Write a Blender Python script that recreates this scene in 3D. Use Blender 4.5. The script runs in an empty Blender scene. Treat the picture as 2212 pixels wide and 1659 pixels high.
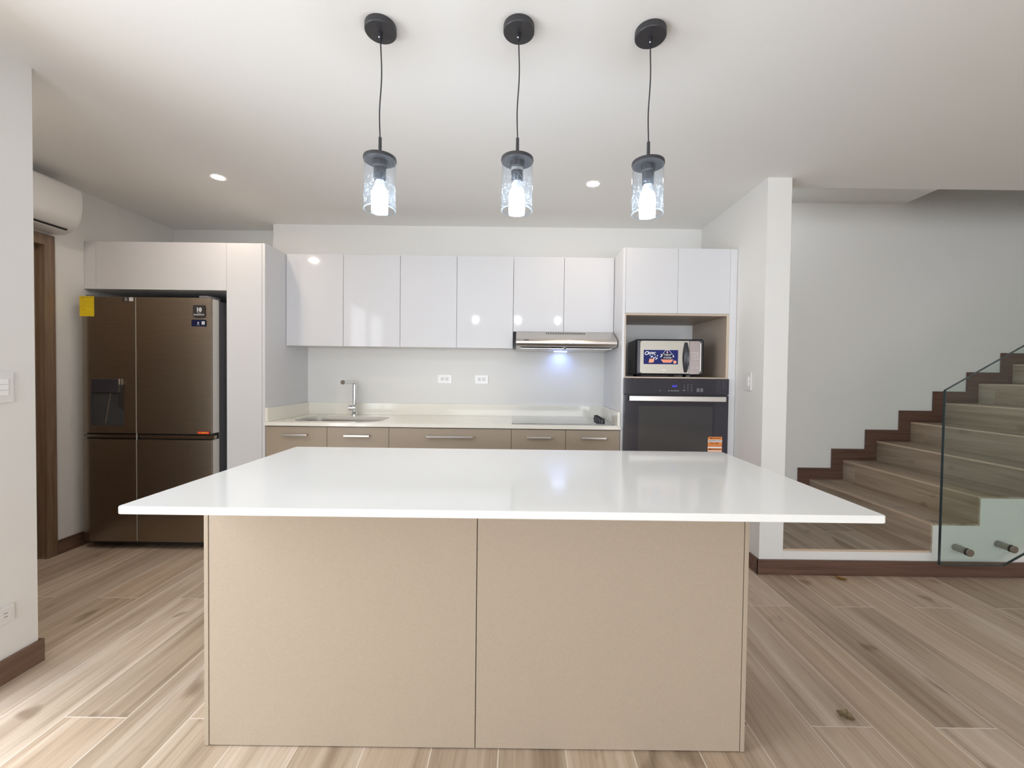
import bpy, bmesh, math, random
from mathutils import Vector, Matrix
random.seed(7)
C = bpy.context.scene.collection
SC = bpy.context.scene

# ------------------------------------------------------------------ camera
W, H = 2212.0, 1659.0
F, CX, CY = 907.87, 1118.71, 824.53
PIT, YAW, ROL, CAMZ = .0208, -.0002, .0124, 1.2819
cam = bpy.data.cameras.new('camera')
cam.sensor_fit = 'HORIZONTAL'; cam.sensor_width = 36.0
cam.lens = F/W*36.0
cam.shift_x = (W/2-CX)/W
cam.shift_y = (CY-H/2)/W
cam.clip_start = .02
camo = bpy.data.objects.new('camera', cam); C.objects.link(camo)
Ry = Matrix(((math.cos(YAW), -math.sin(YAW), 0), (math.sin(YAW), math.cos(YAW), 0), (0, 0, 1)))
Rp = Matrix(((1, 0, 0), (0, math.cos(PIT), -math.sin(PIT)), (0, math.sin(PIT), math.cos(PIT))))
M = Rp @ Ry                                   # rows: right, forward, up
r, fw, up = M[0].copy(), M[1].copy(), M[2].copy()
cr, sr = math.cos(ROL), math.sin(ROL)
r2 = cr*r + sr*up; up2 = cr*up - sr*r
mw = Matrix((r2, up2, -fw)).transposed().to_4x4(); mw.translation = Vector((0, 0, CAMZ))
camo.matrix_world = mw
SC.camera = camo

# ------------------------------------------------------------------ light
SC.view_settings.view_transform = 'Standard'
SC.view_settings.look = 'None'
SC.view_settings.gamma = 1.0
SC.view_settings.use_curve_mapping = False
SC.view_settings.exposure = 0.35
SC.cycles.max_bounces = 14; SC.cycles.diffuse_bounces = 8; SC.cycles.glossy_bounces = 6
SC.cycles.transmission_bounces = 8; SC.cycles.transparent_max_bounces = 16
SC.cycles.caustics_reflective = False; SC.cycles.caustics_refractive = False
SC.cycles.sample_clamp_indirect = 6.0
SC.cycles.use_denoising = True
SKY = 6.4
world = bpy.data.worlds.new('daylight'); SC.world = world
world.use_nodes = True
bg = world.node_tree.nodes['Background']
bg.inputs['Color'].default_value = (.93, .985, 1.05, 1); bg.inputs['Strength'].default_value = SKY

def portal(name, loc, rot, sx, sy):
    l = bpy.data.lights.new(name, 'AREA'); l.shape = 'RECTANGLE'; l.size = sx; l.size_y = sy
    l.cycles.is_portal = True
    o = bpy.data.objects.new(name, l); C.objects.link(o); o.location = loc; o.rotation_euler = rot
# window openings the daylight comes through (all of them behind or beside the camera)
WL = (-.15, 1.44, 0.0, 2.18)            # glass door in the left wall: y0, y1, z0, z1
WF = (-1.95, 2.7, 0.0, 1.98)             # windows in the wall far behind the camera: x0, x1, z0, z1
YF = -4.6
portal('daylight_portal', (-2.25, (WL[0]+WL[1])/2, (WL[2]+WL[3])/2), (0, -math.pi/2, 0), WL[3]-WL[2], WL[1]-WL[0])
portal('daylight_portal', ((WF[0]+WF[1])/2, YF-.16, (WF[2]+WF[3])/2), (math.pi/2, 0, 0), WF[1]-WF[0], WF[3]-WF[2])

# ------------------------------------------------------------------ materials
def new_mat(name):
    m = bpy.data.materials.new(name); m.use_nodes = True
    return m, m.node_tree.nodes, m.node_tree.links
def srgb(r, g, b):
    f = lambda c: (c/255)/12.92 if c/255 <= .04045 else ((c/255+.055)/1.055)**2.4
    return (f(r), f(g), f(b), 1)
def plain(name, col, rough=.5, metal=0., spec=.5, bump=0., bscale=200., coat=0., mott=0., mscale=60., emit=None, estr=0.):
    m, N, L = new_mat(name); b = N['Principled BSDF']
    b.inputs['Base Color'].default_value = (*col[:3], 1); b.inputs['Roughness'].default_value = rough
    b.inputs['Metallic'].default_value = metal; b.inputs['Specular IOR Level'].default_value = spec
    b.inputs['Coat Weight'].default_value = coat; b.inputs['Coat Roughness'].default_value = .05
    tc = N.new('ShaderNodeTexCoord')
    n = N.new('ShaderNodeTexNoise'); n.inputs['Scale'].default_value = mscale; n.inputs['Detail'].default_value = 4
    L.new(tc.outputs['Object'], n.inputs['Vector'])
    if mott > 0:
        mx = N.new('ShaderNodeMix'); mx.data_type = 'RGBA'
        mx.inputs[6].default_value = tuple(c*(1-mott) for c in col[:3])+(1,)
        mx.inputs[7].default_value = tuple(min(1, c*(1+mott)) for c in col[:3])+(1,)
        L.new(n.outputs['Fac'], mx.inputs[0]); L.new(mx.outputs[2], b.inputs['Base Color'])
    if bump > 0:
        n2 = N.new('ShaderNodeTexNoise'); n2.inputs['Scale'].default_value = bscale; n2.inputs['Detail'].default_value = 3
        L.new(tc.outputs['Object'], n2.inputs['Vector'])
        bp = N.new('ShaderNodeBump'); bp.inputs['Strength'].default_value = bump; bp.inputs['Distance'].default_value = .002
        L.new(n2.outputs['Fac'], bp.inputs['Height']); L.new(bp.outputs['Normal'], b.inputs['Normal'])
    if emit:
        b.inputs['Emission Color'].default_value = (*emit, 1); b.inputs['Emission Strength'].default_value = estr
    return m

def math_node(N, L, op, a, b=None, c=None):
    n = N.new('ShaderNodeMath'); n.operation = op
    for i, v in enumerate((a, b, c)):
        if v is None: continue
        if isinstance(v, (int, float)): n.inputs[i].default_value = v
        else: L.new(v, n.inputs[i])
    return n.outputs[0]
def ramp(N, L, fac, stops):
    n = N.new('ShaderNodeValToRGB'); e = n.color_ramp.elements
    while len(e) < len(stops): e.new(.5)
    for k, (p, c) in enumerate(stops): e[k].position = p; e[k].color = (*c[:3], 1)
    L.new(fac, n.inputs[0]); return n.outputs[0]

def wood_tile(name, along='Y', grout=True, tint=1.45, wd=.228, ln=1.61, x0=1.089, y0=1.515):
    """wood-look porcelain planks: staggered rows, pale joints, streaky grain, a few knots"""
    m, N, L = new_mat(name); b = N['Principled BSDF']
    g = N.new('ShaderNodeNewGeometry'); sp = N.new('ShaderNodeSeparateXYZ'); L.new(g.outputs['Position'], sp.inputs[0])
    X, Y, Z = sp.outputs
    if along == 'Y': a, l = X, Y
    else:            a, l = X, Y
    if along == 'RISER': a, l = Z, Y; wd, ln, x0, y0 = .1786, 3.0, .1638, 2.2
    if along == 'TREAD': a, l = X, Y; wd, ln, x0, y0 = .3039, 3.0, 2.6806-.1520, 2.2
    t = math_node(N, L, 'DIVIDE', math_node(N, L, 'SUBTRACT', a, x0), wd)
    col = math_node(N, L, 'FLOOR', t); fx = math_node(N, L, 'SUBTRACT', t, col)
    odd = math_node(N, L, 'FLOORED_MODULO', col, 2.0)
    s = math_node(N, L, 'DIVIDE', math_node(N, L, 'SUBTRACT', math_node(N, L, 'SUBTRACT', l, y0), math_node(N, L, 'MULTIPLY', odd, ln/2)), ln)
    row = math_node(N, L, 'FLOOR', s); fy = math_node(N, L, 'SUBTRACT', s, row)
    cv = N.new('ShaderNodeCombineXYZ'); L.new(col, cv.inputs[0]); L.new(row, cv.inputs[1])
    wn = N.new('ShaderNodeTexWhiteNoise'); wn.noise_dimensions = '2D'; L.new(cv.outputs[0], wn.inputs['Vector'])
    rnd = wn.outputs['Value']
    off = math_node(N, L, 'MULTIPLY', rnd, 37.0)
    def grain(sa, sl, det, rough, dist):
        v = N.new('ShaderNodeCombineXYZ')
        L.new(math_node(N, L, 'ADD', math_node(N, L, 'MULTIPLY', a, sa), off), v.inputs[0])
        L.new(math_node(N, L, 'ADD', math_node(N, L, 'MULTIPLY', l, sl), off), v.inputs[1])
        L.new(off, v.inputs[2])
        n = N.new('ShaderNodeTexNoise'); n.inputs['Scale'].default_value = 1.0; n.inputs['Detail'].default_value = det
        n.inputs['Roughness'].default_value = rough; n.inputs['Distortion'].default_value = dist
        L.new(v.outputs[0], n.inputs['Vector']); return n.outputs['Fac']
    g1 = grain(13, .75, 3, .5, 1.0)       # wide bands
    g2 = grain(70, 2.2, 6, .65, .5)       # fine fibres
    g3 = grain(6, 3.6, 2, .5, .3)         # clouds / knots
    base = ramp(N, L, g1, [(.26, (.235*tint, .180*tint, .132*tint)), (.45, (.330*tint, .266*tint, .204*tint)),
                           (.56, (.362*tint, .296*tint, .232*tint)), (.76, (.435*tint, .378*tint, .318*tint))])
    fib = ramp(N, L, g2, [(.30, (.74, .71, .68)), (.50, (1, 1, 1)), (.75, (1.09, 1.08, 1.07))])
    mul = N.new('ShaderNodeMix'); mul.data_type = 'RGBA'; mul.blend_type = 'MULTIPLY'; mul.inputs[0].default_value = .8
    L.new(base, mul.inputs[6]); L.new(fib, mul.inputs[7])
    pt = ramp(N, L, rnd, [(0, (.80, .77, .74)), (.35, (.95, .93, .90)), (.6, (1.0, .955, .91)), (.85, (1.06, 1.06, 1.06)), (1, (1.14, 1.15, 1.17))])
    m2 = N.new('ShaderNodeMix'); m2.data_type = 'RGBA'; m2.blend_type = 'MULTIPLY'; m2.inputs[0].default_value = 1
    L.new(mul.outputs[2], m2.inputs[6]); L.new(pt, m2.inputs[7])
    kn = ramp(N, L, g3, [(.0, (.45, .40, .36)), (.29, (.55, .50, .46)), (.36, (1, 1, 1)), (1, (1, 1, 1))])
    m3 = N.new('ShaderNodeMix'); m3.data_type = 'RGBA'; m3.blend_type = 'MULTIPLY'; m3.inputs[0].default_value = .8
    L.new(m2.outputs[2], m3.inputs[6]); L.new(kn, m3.inputs[7])
    outc = m3.outputs[2]
    if grout:
        ga = math_node(N, L, 'MINIMUM', fx, math_node(N, L, 'SUBTRACT', 1.0, fx))
        gb = math_node(N, L, 'MINIMUM', fy, math_node(N, L, 'SUBTRACT', 1.0, fy))
        gm = math_node(N, L, 'MAXIMUM', math_node(N, L, 'LESS_THAN', ga, .0019/wd), math_node(N, L, 'LESS_THAN', gb, .0020/ln))
        m4 = N.new('ShaderNodeMix'); m4.data_type = 'RGBA'
        L.new(gm, m4.inputs[0]); L.new(outc, m4.inputs[6]); m4.inputs[7].default_value = (.70, .62, .54, 1)
        outc = m4.outputs[2]
    L.new(outc, b.inputs['Base Color'])
    b.inputs['Roughness'].default_value = .42; b.inputs['Specular IOR Level'].default_value = .35
    bp = N.new('ShaderNodeBump'); bp.inputs['Strength'].default_value = .12; bp.inputs['Distance'].default_value = .001
    L.new(g2, bp.inputs['Height']); L.new(bp.outputs['Normal'], b.inputs['Normal'])
    return m

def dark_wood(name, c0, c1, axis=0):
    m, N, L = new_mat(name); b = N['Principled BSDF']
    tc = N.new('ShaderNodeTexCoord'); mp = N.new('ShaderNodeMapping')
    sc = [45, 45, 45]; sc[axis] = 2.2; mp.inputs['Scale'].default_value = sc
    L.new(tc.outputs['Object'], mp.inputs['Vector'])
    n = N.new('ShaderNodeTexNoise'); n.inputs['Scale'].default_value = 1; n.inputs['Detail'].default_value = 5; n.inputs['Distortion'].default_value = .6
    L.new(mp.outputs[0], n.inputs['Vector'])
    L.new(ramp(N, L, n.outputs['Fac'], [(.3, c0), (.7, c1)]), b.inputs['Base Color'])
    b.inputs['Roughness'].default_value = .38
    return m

MT = {}
MT['wall'] = plain('white_wall_paint', (.725, .715, .695), .75, bump=.05, bscale=90)
MT['ceil'] = plain('ceiling_paint', (.79, .785, .77), .85, bump=.04, bscale=70)
MT['floor'] = wood_tile('wood_look_floor_tile')
MT['tread'] = wood_tile('wood_look_tread_tile', 'TREAD', False, 1.12)
MT['riser'] = wood_tile('wood_look_riser_tile', 'RISER', False, 1.12)
MT['landing'] = wood_tile('wood_look_landing_tile', 'Y', True, 1.05, y0=.6)
MT['nosing'] = plain('pale_tile_edge', (.58, .45, .34), .5, mott=.12, mscale=40)
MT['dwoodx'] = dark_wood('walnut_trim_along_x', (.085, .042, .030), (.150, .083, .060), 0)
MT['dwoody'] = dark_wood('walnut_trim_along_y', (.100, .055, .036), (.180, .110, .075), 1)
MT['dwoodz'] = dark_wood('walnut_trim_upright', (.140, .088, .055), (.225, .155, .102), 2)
MT['gloss'] = plain('white_gloss_lacquer', (.625, .625, .645), .075, spec=.22)
MT['gloss2'] = plain('white_gloss_panel', (.67, .67, .685), .12, spec=.3)
MT['melamine'] = plain('white_melamine', (.78, .78, .78), .5)
MT['tan'] = plain('tan_laminate', (.372, .304, .232), .42, spec=.35, mott=.10, mscale=220, bump=.08, bscale=400)
MT['tan2'] = plain('taupe_niche_laminate', (.40, .325, .262), .45, spec=.3, mott=.06, mscale=90)
MT['tanedge'] = plain('pale_tan_edging', (.56, .46, .36), .45)
MT['dark_gap'] = plain('shadow_gap_black', (.015, .014, .013), .8)
MT['quartz'] = plain('white_quartz', (.78, .78, .765), .09, spec=.32, mott=.012, mscale=150)
MT['quartz2'] = plain('cream_quartz', (.80, .775, .70), .10, spec=.45, mott=.012, mscale=150)
MT['black'] = plain('black_painted_metal', (.032, .031, .035), .42, bump=.1, bscale=600)
MT['blackpl'] = plain('black_plastic', (.022, .022, .028), .32)
MT['darkpl'] = plain('dark_grey_plastic', (.06, .06, .065), .4)
MT['ovglass'] = plain('black_oven_glass', (.034, .032, .042), .06, spec=.55)
MT['ovwin'] = plain('oven_window_glass', (.050, .050, .052), .05, spec=.6)
MT['hobglass'] = plain('black_ceramic_glass', (.045, .045, .045), .08, spec=1.0, coat=.6)
MT['white_pl'] = plain('white_plastic', (.72, .71, .70), .35)
MT['white_pl2'] = plain('bright_white_plastic', (.84, .83, .83), .3)
MT['acwhite'] = plain('air_conditioner_plastic', (.64, .63, .615), .35)
MT['dark'] = plain('dark_slot', (.02, .018, .016), .6)
MT['chrome'] = plain('chrome', (.78, .79, .80), .08, 1.0)
MT['steel'] = plain('satin_steel', (.62, .58, .54), .30, 1.0)
MT['nickel'] = plain('satin_nickel_handle', (.66, .63, .60), .36, 1.0)
MT['standoff'] = plain('brushed_standoff', (.36, .33, .30), .35, 1.0)
MT['lettering'] = plain('white_print', (.80, .80, .80), .5)
MT['greyprint'] = plain('grey_print', (.55, .55, .55), .5)
MT['blackprint'] = plain('black_print', (.02, .02, .02), .5)
MT['yellow'] = plain('yellow_paper', (.78, .58, .01), .6)
MT['yellowprint'] = plain('dark_print_on_yellow', (.30, .22, .01), .6)
MT['orange'] = plain('orange_paper', (.78, .25, .055), .55)
MT['red'] = plain('red_sticker', (.75, .05, .035), .5)
MT['blue'] = plain('deep_blue_sticker', (.016, .022, .135), .45, spec=.12, mott=.35, mscale=5)
MT['peach'] = plain('peach_print', (.85, .36, .22), .5)
MT['pink'] = plain('pink_print', (.85, .42, .50), .5)
MT['navy'] = plain('navy_print', (.010, .012, .045), .5, spec=.12)
MT['sheen'] = plain('warm_grey_microwave_front', (.40, .37, .32), .42, .5)
MT['sheen2'] = plain('mauve_grey_control_panel', (.30, .25, .24), .35, .5)
MT['screw'] = plain('bright_screw', (.8, .8, .82), .25, 1.0)
MT['led_clock'] = plain('blue_clock_digits', (.02, .02, .1), .5, emit=(.06, .05, 1.0), estr=1.6)
MT['bulb'] = plain('glowing_bulb', (.9, .9, .9), .4, emit=(.80, .90, 1.0), estr=80.0)
MT['bulbneck'] = plain('bulb_heat_sink', (.72, .74, .80), .4)
MT['downlight'] = plain('glowing_downlight', (.9, .9, .9), .4, emit=(1.0, .82, .64), estr=170.0)
MT['corridorfill'] = plain('added_corridor_fill_glow', (.9, .9, .9), .4, emit=(1.0, .88, .76), estr=560.0)  # glow of the added corridor lamp, stronger than the kitchen downlights
MT['hoodlamp'] = plain('glowing_hood_lamp', (.9, .9, .9), .4, emit=(.45, .60, 1.0), estr=4.0)
MT['leaf'] = plain('dry_yellow_leaf', (.42, .25, .07), .6, mott=.3, mscale=60)
MT['leaf2'] = plain('dry_brown_leaf', (.40, .32, .20), .7, mott=.35, mscale=80)

def fridge_steel():
    m, N, L = new_mat('dark_brushed_steel'); b = N['Principled BSDF']
    tc = N.new('ShaderNodeTexCoord'); mp = N.new('ShaderNodeMapping'); mp.inputs['Scale'].default_value = (6, 6, 700)
    L.new(tc.outputs['Object'], mp.inputs['Vector'])
    n = N.new('ShaderNodeTexNoise'); n.inputs['Scale'].default_value = 1; n.inputs['Detail'].default_value = 3
    L.new(mp.outputs[0], n.inputs['Vector'])
    L.new(ramp(N, L, n.outputs['Fac'], [(.3, (.275, .228, .18)), (.7, (.325, .272, .218))]), b.inputs['Base Color'])
    b.inputs['Metallic'].default_value = 1.0; b.inputs['Roughness'].default_value = .30
    b.inputs['Anisotropic'].default_value = .5
    return m
MT['fridge'] = fridge_steel()
MT['fridgeside'] = plain('grey_door_side', (.55, .54, .51), .4)
MT['fridgebody'] = plain('dark_grey_fridge_body', (.14, .14, .15), .5)
MT['dispenser'] = plain('dispenser_dark_gloss', (.045, .05, .055), .2, spec=.6)

def thin_glass(name, tint, seeds=False, scatter=.0):
    m, N, L = new_mat(name); N.remove(N['Principled BSDF']); out = N['Material Output']
    tr = N.new('ShaderNodeBsdfTransparent'); tr.inputs[0].default_value = (*tint, 1)
    gl = N.new('ShaderNodeBsdfGlossy'); gl.inputs['Roughness'].default_value = .02
    fr = N.new('ShaderNodeFresnel'); fr.inputs['IOR'].default_value = 1.5
    ge = N.new('ShaderNodeNewGeometry')
    ff = math_node(N, L, 'MULTIPLY', fr.outputs[0], math_node(N, L, 'SUBTRACT', 1.0, ge.outputs['Backfacing']))
    mx = N.new('ShaderNodeMixShader'); L.new(ff, mx.inputs[0]); L.new(tr.outputs[0], mx.inputs[1]); L.new(gl.outputs[0], mx.inputs[2])
    sh = mx.outputs[0]
    if scatter > 0:
        tl = N.new('ShaderNodeBsdfTranslucent'); tl.inputs[0].default_value = (.72, .86, 1, 1)
        m2 = N.new('ShaderNodeMixShader'); L.new(sh, m2.inputs[1]); L.new(tl.outputs[0], m2.inputs[2])
        if seeds:
            tc = N.new('ShaderNodeTexCoord'); v = N.new('ShaderNodeTexVoronoi'); v.inputs['Scale'].default_value = 190
            v.inputs['Randomness'].default_value = 1
            L.new(tc.outputs['Object'], v.inputs['Vector'])
            s = math_node(N, L, 'LESS_THAN', v.outputs['Distance'], .27)
            n = N.new('ShaderNodeTexNoise'); n.inputs['Scale'].default_value = 60; L.new(tc.outputs['Object'], n.inputs['Vector'])
            s = math_node(N, L, 'MULTIPLY', s, math_node(N, L, 'GREATER_THAN', n.outputs['Fac'], .5))
            f = math_node(N, L, 'ADD', math_node(N, L, 'MULTIPLY', s, .12), scatter)
            L.new(f, m2.inputs[0])
        else: m2.inputs[0].default_value = scatter
        sh = m2.outputs[0]
    L.new(sh, out.inputs['Surface'])
    return m
MT['shadeglass'] = thin_glass('seeded_clear_glass', (.97, .985, 1.0), True, .004)
MT['railglass'] = thin_glass('greenish_railing_glass', (.895, .938, .918))
MT['rimglass'] = thin_glass('glass_rim', (.9, .95, 1.0), False, .03)
MT['railedge'] = plain('dark_green_glass_edge', (.03, .045, .05), .15)

# ------------------------------------------------------------------ mesh helpers
class MB:
    def __init__(s): s.bm = bmesh.new()
    def _add(s, b, mi=0):
        for f in b.faces: f.material_index = mi
        me = bpy.data.meshes.new('t'); b.to_mesh(me); b.free(); s.bm.from_mesh(me); bpy.data.meshes.remove(me); return s
    def box(s, x0, x1, y0, y1, z0, z1, bev=0., seg=2, mi=0, rot=None):
        b = bmesh.new(); bmesh.ops.create_cube(b, size=1)
        for v in b.verts:
            v.co = Vector(((x0+x1)/2+v.co.x*(x1-x0), (y0+y1)/2+v.co.y*(y1-y0), (z0+z1)/2+v.co.z*(z1-z0)))
        if bev > 0: bmesh.ops.bevel(b, geom=b.edges[:], offset=bev, segments=seg, profile=.5, affect='EDGES')
        if rot is not None: bmesh.ops.transform(b, matrix=rot, verts=b.verts[:])
        return s._add(b, mi)
    def cyl(s, p0, p1, r0, r1=None, seg=24, mi=0, cap=True, bev=0.):
        r1 = r0 if r1 is None else r1; p0, p1 = Vector(p0), Vector(p1); d = p1-p0
        b = bmesh.new(); bmesh.ops.create_cone(b, cap_ends=cap, segments=seg, radius1=r0, radius2=r1, depth=d.length)
        if bev > 0:
            ed = [e for e in b.edges if len(e.link_faces) == 2 and any(len(f.verts) > 4 for f in e.link_faces)]
            bmesh.ops.bevel(b, geom=ed, offset=bev, segments=2, profile=.5, affect='EDGES')
        q = Vector((0, 0, 1)).rotation_difference(d.normalized())
        bmesh.ops.transform(b, matrix=Matrix.Translation((p0+p1)/2) @ q.to_matrix().to_4x4(), verts=b.verts[:])
        return s._add(b, mi)
    def lathe(s, prof, c=(0, 0, 0), seg=36, mi=0):
        b = bmesh.new(); rings = []
        for rr, z in prof:
            if rr < 1e-6: rings.append([b.verts.new((c[0], c[1], c[2]+z))])
            else: rings.append([b.verts.new((c[0]+rr*math.cos(2*math.pi*k/seg), c[1]+rr*math.sin(2*math.pi*k/seg), c[2]+z)) for k in range(seg)])
        for a, d in zip(rings, rings[1:]):
            for k in range(seg):
                k2 = (k+1) % seg
                if len(a) == 1 and len(d) > 1: b.faces.new((a[0], d[k], d[k2]))
                elif len(d) == 1 and len(a) > 1: b.faces.new((a[k], d[0], a[k2]))
                elif len(a) > 1: b.faces.new((a[k], d[k], d[k2], a[k2]))
        bmesh.ops.recalc_face_normals(b, faces=b.faces[:])
        return s._add(b, mi)
    def tube(s, pts, rad, seg=12, mi=0):
        b = bmesh.new(); pts = [Vector(p) for p in pts]; rings = []; n0 = None
        for i, p in enumerate(pts):
            t = (pts[min(i+1, len(pts)-1)]-pts[max(i-1, 0)]).normalized()
            if n0 is None: n0 = t.orthogonal().normalized()
            n0 = (n0 - t*n0.dot(t)).normalized(); bn = t.cross(n0)
            rr = rad[i] if isinstance(rad, (list, tuple)) else rad
            rings.append([b.verts.new(p+rr*(n0*math.cos(2*math.pi*k/seg)+bn*math.sin(2*math.pi*k/seg))) for k in range(seg)])
        for a, d in zip(rings, rings[1:]):
            for k in range(seg): b.faces.new((a[k], a[(k+1) % seg], d[(k+1) % seg], d[k]))
        b.faces.new(rings[0][::-1]); b.faces.new(rings[-1])
        bmesh.ops.recalc_face_normals(b, faces=b.faces[:])
        return s._add(b, mi)
    def prism(s, poly, axis, a0, a1, bev=0., seg=2, mi=0):
        """closed outline in the two other axes (x: y,z  y: x,z  z: x,y) swept along axis"""
        b = bmesh.new()
        def P(u, v, a): return {'x': (a, u, v), 'y': (u, a, v), 'z': (u, v, a)}[axis]
        A = [b.verts.new(P(u, v, a0)) for u, v in poly]; D = [b.verts.new(P(u, v, a1)) for u, v in poly]
        fa = b.faces.new(A); fd = b.faces.new(D[::-1]); n = len(poly)
        for k in range(n): b.faces.new((A[k], D[k], D[(k+1) % n], A[(k+1) % n]))
        bmesh.ops.recalc_face_normals(b, faces=b.faces[:])
        if bev > 0:
            ed = [e for e in b.edges if (fa in e.link_faces or fd in e.link_faces)]
            bmesh.ops.bevel(b, geom=ed, offset=bev, segments=seg, profile=.5, affect='EDGES')
        return s._add(b, mi)
    def ball(s, c, rad, sc=(1, 1, 1), mi=0, u=20, v=12):
        b = bmesh.new(); bmesh.ops.create_uvsphere(b, u_segments=u, v_segments=v, radius=rad)
        for q in b.verts: q.co = Vector((c[0]+q.co.x*sc[0], c[1]+q.co.y*sc[1], c[2]+q.co.z*sc[2]))
        return s._add(b, mi)
    def plate(s, outer, hole, z0, z1, bev=0., mi=0):
        """flat slab (xy outlines) with a hole"""
        b = bmesh.new(); loops = []
        for z in (z0, z1):
            ed = []; ls = []
            for pl in (outer, hole):
                vs = [b.verts.new((x, y, z)) for x, y in pl]; ls.append(vs)
                ed += [b.edges.new((vs[k], vs[(k+1) % len(vs)])) for k in range(len(vs))]
            bmesh.ops.triangle_fill(b, use_beauty=True, use_dissolve=False, edges=ed)
            loops.append(ls)
        for i in (0, 1):
            a, d = loops[0][i], loops[1][i]
            for k in range(len(a)): b.faces.new((a[k], a[(k+1) % len(a)], d[(k+1) % len(a)], d[k]))
        bmesh.ops.recalc_face_normals(b, faces=b.faces[:])
        return s._add(b, mi)
    def build(s, name, mat, parent=None, local=False, ang=32):
        """link as ONE mesh object; coordinates are world ones unless local"""
        root = parent
        while root is not None and root.parent is not None: root = root.parent
        if root is not None and not local:
            for v in s.bm.verts: v.co -= root.location
        me = bpy.data.meshes.new(name); s.bm.to_mesh(me); s.bm.free()
        for mt in (mat if isinstance(mat, (list, tuple)) else [mat]): me.materials.append(mt)
        if len(me.polygons):
            me.polygons.foreach_set('use_smooth', [True]*len(me.polygons)); me.set_sharp_from_angle(angle=math.radians(ang))
        o = bpy.data.objects.new(name, me); C.objects.link(o)
        wn = o.modifiers.new('even_shading', 'WEIGHTED_NORMAL'); wn.keep_sharp = True; wn.weight = 100; wn.mode = 'FACE_AREA'
        if parent is not None: o.parent = parent
        return o

def rrect(x0, x1, y0, y1, r, seg=6):
    pts = []
    for cx, cy, a0 in ((x1-r, y1-r, 0), (x0+r, y1-r, 90), (x0+r, y0+r, 180), (x1-r, y0+r, 270)):
        for k in range(seg+1):
            a = math.radians(a0+90*k/seg); pts.append((cx+r*math.cos(a), cy+r*math.sin(a)))
    return pts
def tag(o, label, cat, group=None):
    o['label'] = label; o['category'] = cat
    if group: o['group'] = group
    return o
def thing(name, label, cat, loc=(0, 0, 0), group=None, rz=0):
    o = bpy.data.objects.new(name, None); C.objects.link(o); o.location = loc; o.rotation_euler = (0, 0, rz)
    o.empty_display_size = .05
    return tag(o, label, cat, group)
def struct(name, mb, mat, parent=None):
    o = mb.build(name, mat, parent)
    if parent is None: o['kind'] = 'structure'
    return o
def lines(name, items, mat, parent, local=False, font_ext=.0002, face='-y'):
    """lettering: items = (text, x, y, z, size, shear, bold, align); all in one mesh, facing -y"""
    bm = bmesh.new()
    for (t, x, y, z, size, shear, bold, al) in items:
        cu = bpy.data.curves.new('txt', 'FONT'); cu.body = t; cu.size = size; cu.shear = shear; cu.offset = bold
        cu.extrude = font_ext; cu.align_x = al; cu.align_y = 'CENTER'; cu.resolution_u = 3
        ob = bpy.data.objects.new('txt', cu); C.objects.link(ob)
        me = bpy.data.meshes.new_from_object(ob, depsgraph=None)
        bpy.data.objects.remove(ob); bpy.data.curves.remove(cu)
        if face == '-y': R = Matrix.Rotation(math.pi/2, 4, 'X')
        else: R = Matrix.Rotation(math.pi/2, 4, 'Z') @ Matrix.Rotation(math.pi/2, 4, 'X')
        me.transform(Matrix.Translation((x, y, z)) @ R); me.materials.clear(); bm.from_mesh(me); bpy.data.meshes.remove(me)
    mb = MB(); mb.bm.free(); mb.bm = bm
    return mb.build(name, mat, parent, local)
def copy_tree(o, parent=None):
    c = o.copy(); C.objects.link(c)
    if parent is not None: c.parent = parent
    for ch in [q for q in bpy.data.objects if q.parent == o]: copy_tree(ch, c)
    return c

# ------------------------------------------------------------------ the setting
XL, XC, XR, XP = -2.069, -3.1386, 1.5735, 1.7271   # left stub wall, corridor wall, pillar left face, pillar right face
xo = XL-.15                                         # outer face of the stub wall
ZC = 2.5433; YN, YFAR = 2.697, 3.845; YB = 3.663
struct('floor', MB().box(-3.4, 5.6, YF-.15, 4.0, -.12, 0), MT['floor'])
m = MB()
m.box(-3.4, xo, 1.5, 4.0, ZC, ZC+.12); m.box(xo, XP, YF-.15, 4.0, ZC, ZC+.12); m.box(XP, 5.4, YF-.15, 2.835, ZC, ZC+.12)
struct('ceiling', m, MT['ceil'])
struct('ceiling_stairwell', MB().box(XP, 3.485, 2.835, YFAR, 2.857, 3.05), MT['ceil'])
struct('ceiling_upper', MB().box(XP-.1, 5.4, 2.72, 4.0, 5.2, 5.3), MT['ceil'])
# left stub wall with the opening of a glass door (behind the frame's edge)
m = MB()
m.box(xo, XL, WL[1], 1.80, 0, ZC); m.box(xo, XL, YF-.15, WL[0], 0, ZC); m.box(xo, XL, WL[0], WL[1], WL[3], ZC)
struct('wall_left', m, MT['wall'])
m = MB(); dy0, dy1, dz = 1.96, 2.783, 2.09
m.box(XC-.13, XC, 1.5, dy0, 0, ZC); m.box(XC-.13, XC, dy1, 4.0, 0, ZC); m.box(XC-.13, XC, dy0, dy1, dz, ZC)
struct('wall_corridor', m, MT['wall'])
struct('wall_corridor_end', MB().box(XC, xo, 1.5, 1.6, 0, ZC), MT['wall'])
m = MB(); m.box(-2.1335, XR, YB, 4.0, 0, ZC); m.box(XC-.13, -2.1335, 3.838, 4.0, 0, ZC)
struct('wall_back', m, MT['wall'])
struct('wall_right', MB().box(XR, XP, YN, 4.0, 0, ZC), MT['wall'])
struct('wall_stair', MB().box(XP, 5.4, YFAR, 4.0, 0, 5.2), MT['wall'])
struct('wall_upper', MB().box(XP, 5.4, 2.72, 2.835, ZC+.12, 5.2), MT['wall'])
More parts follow.
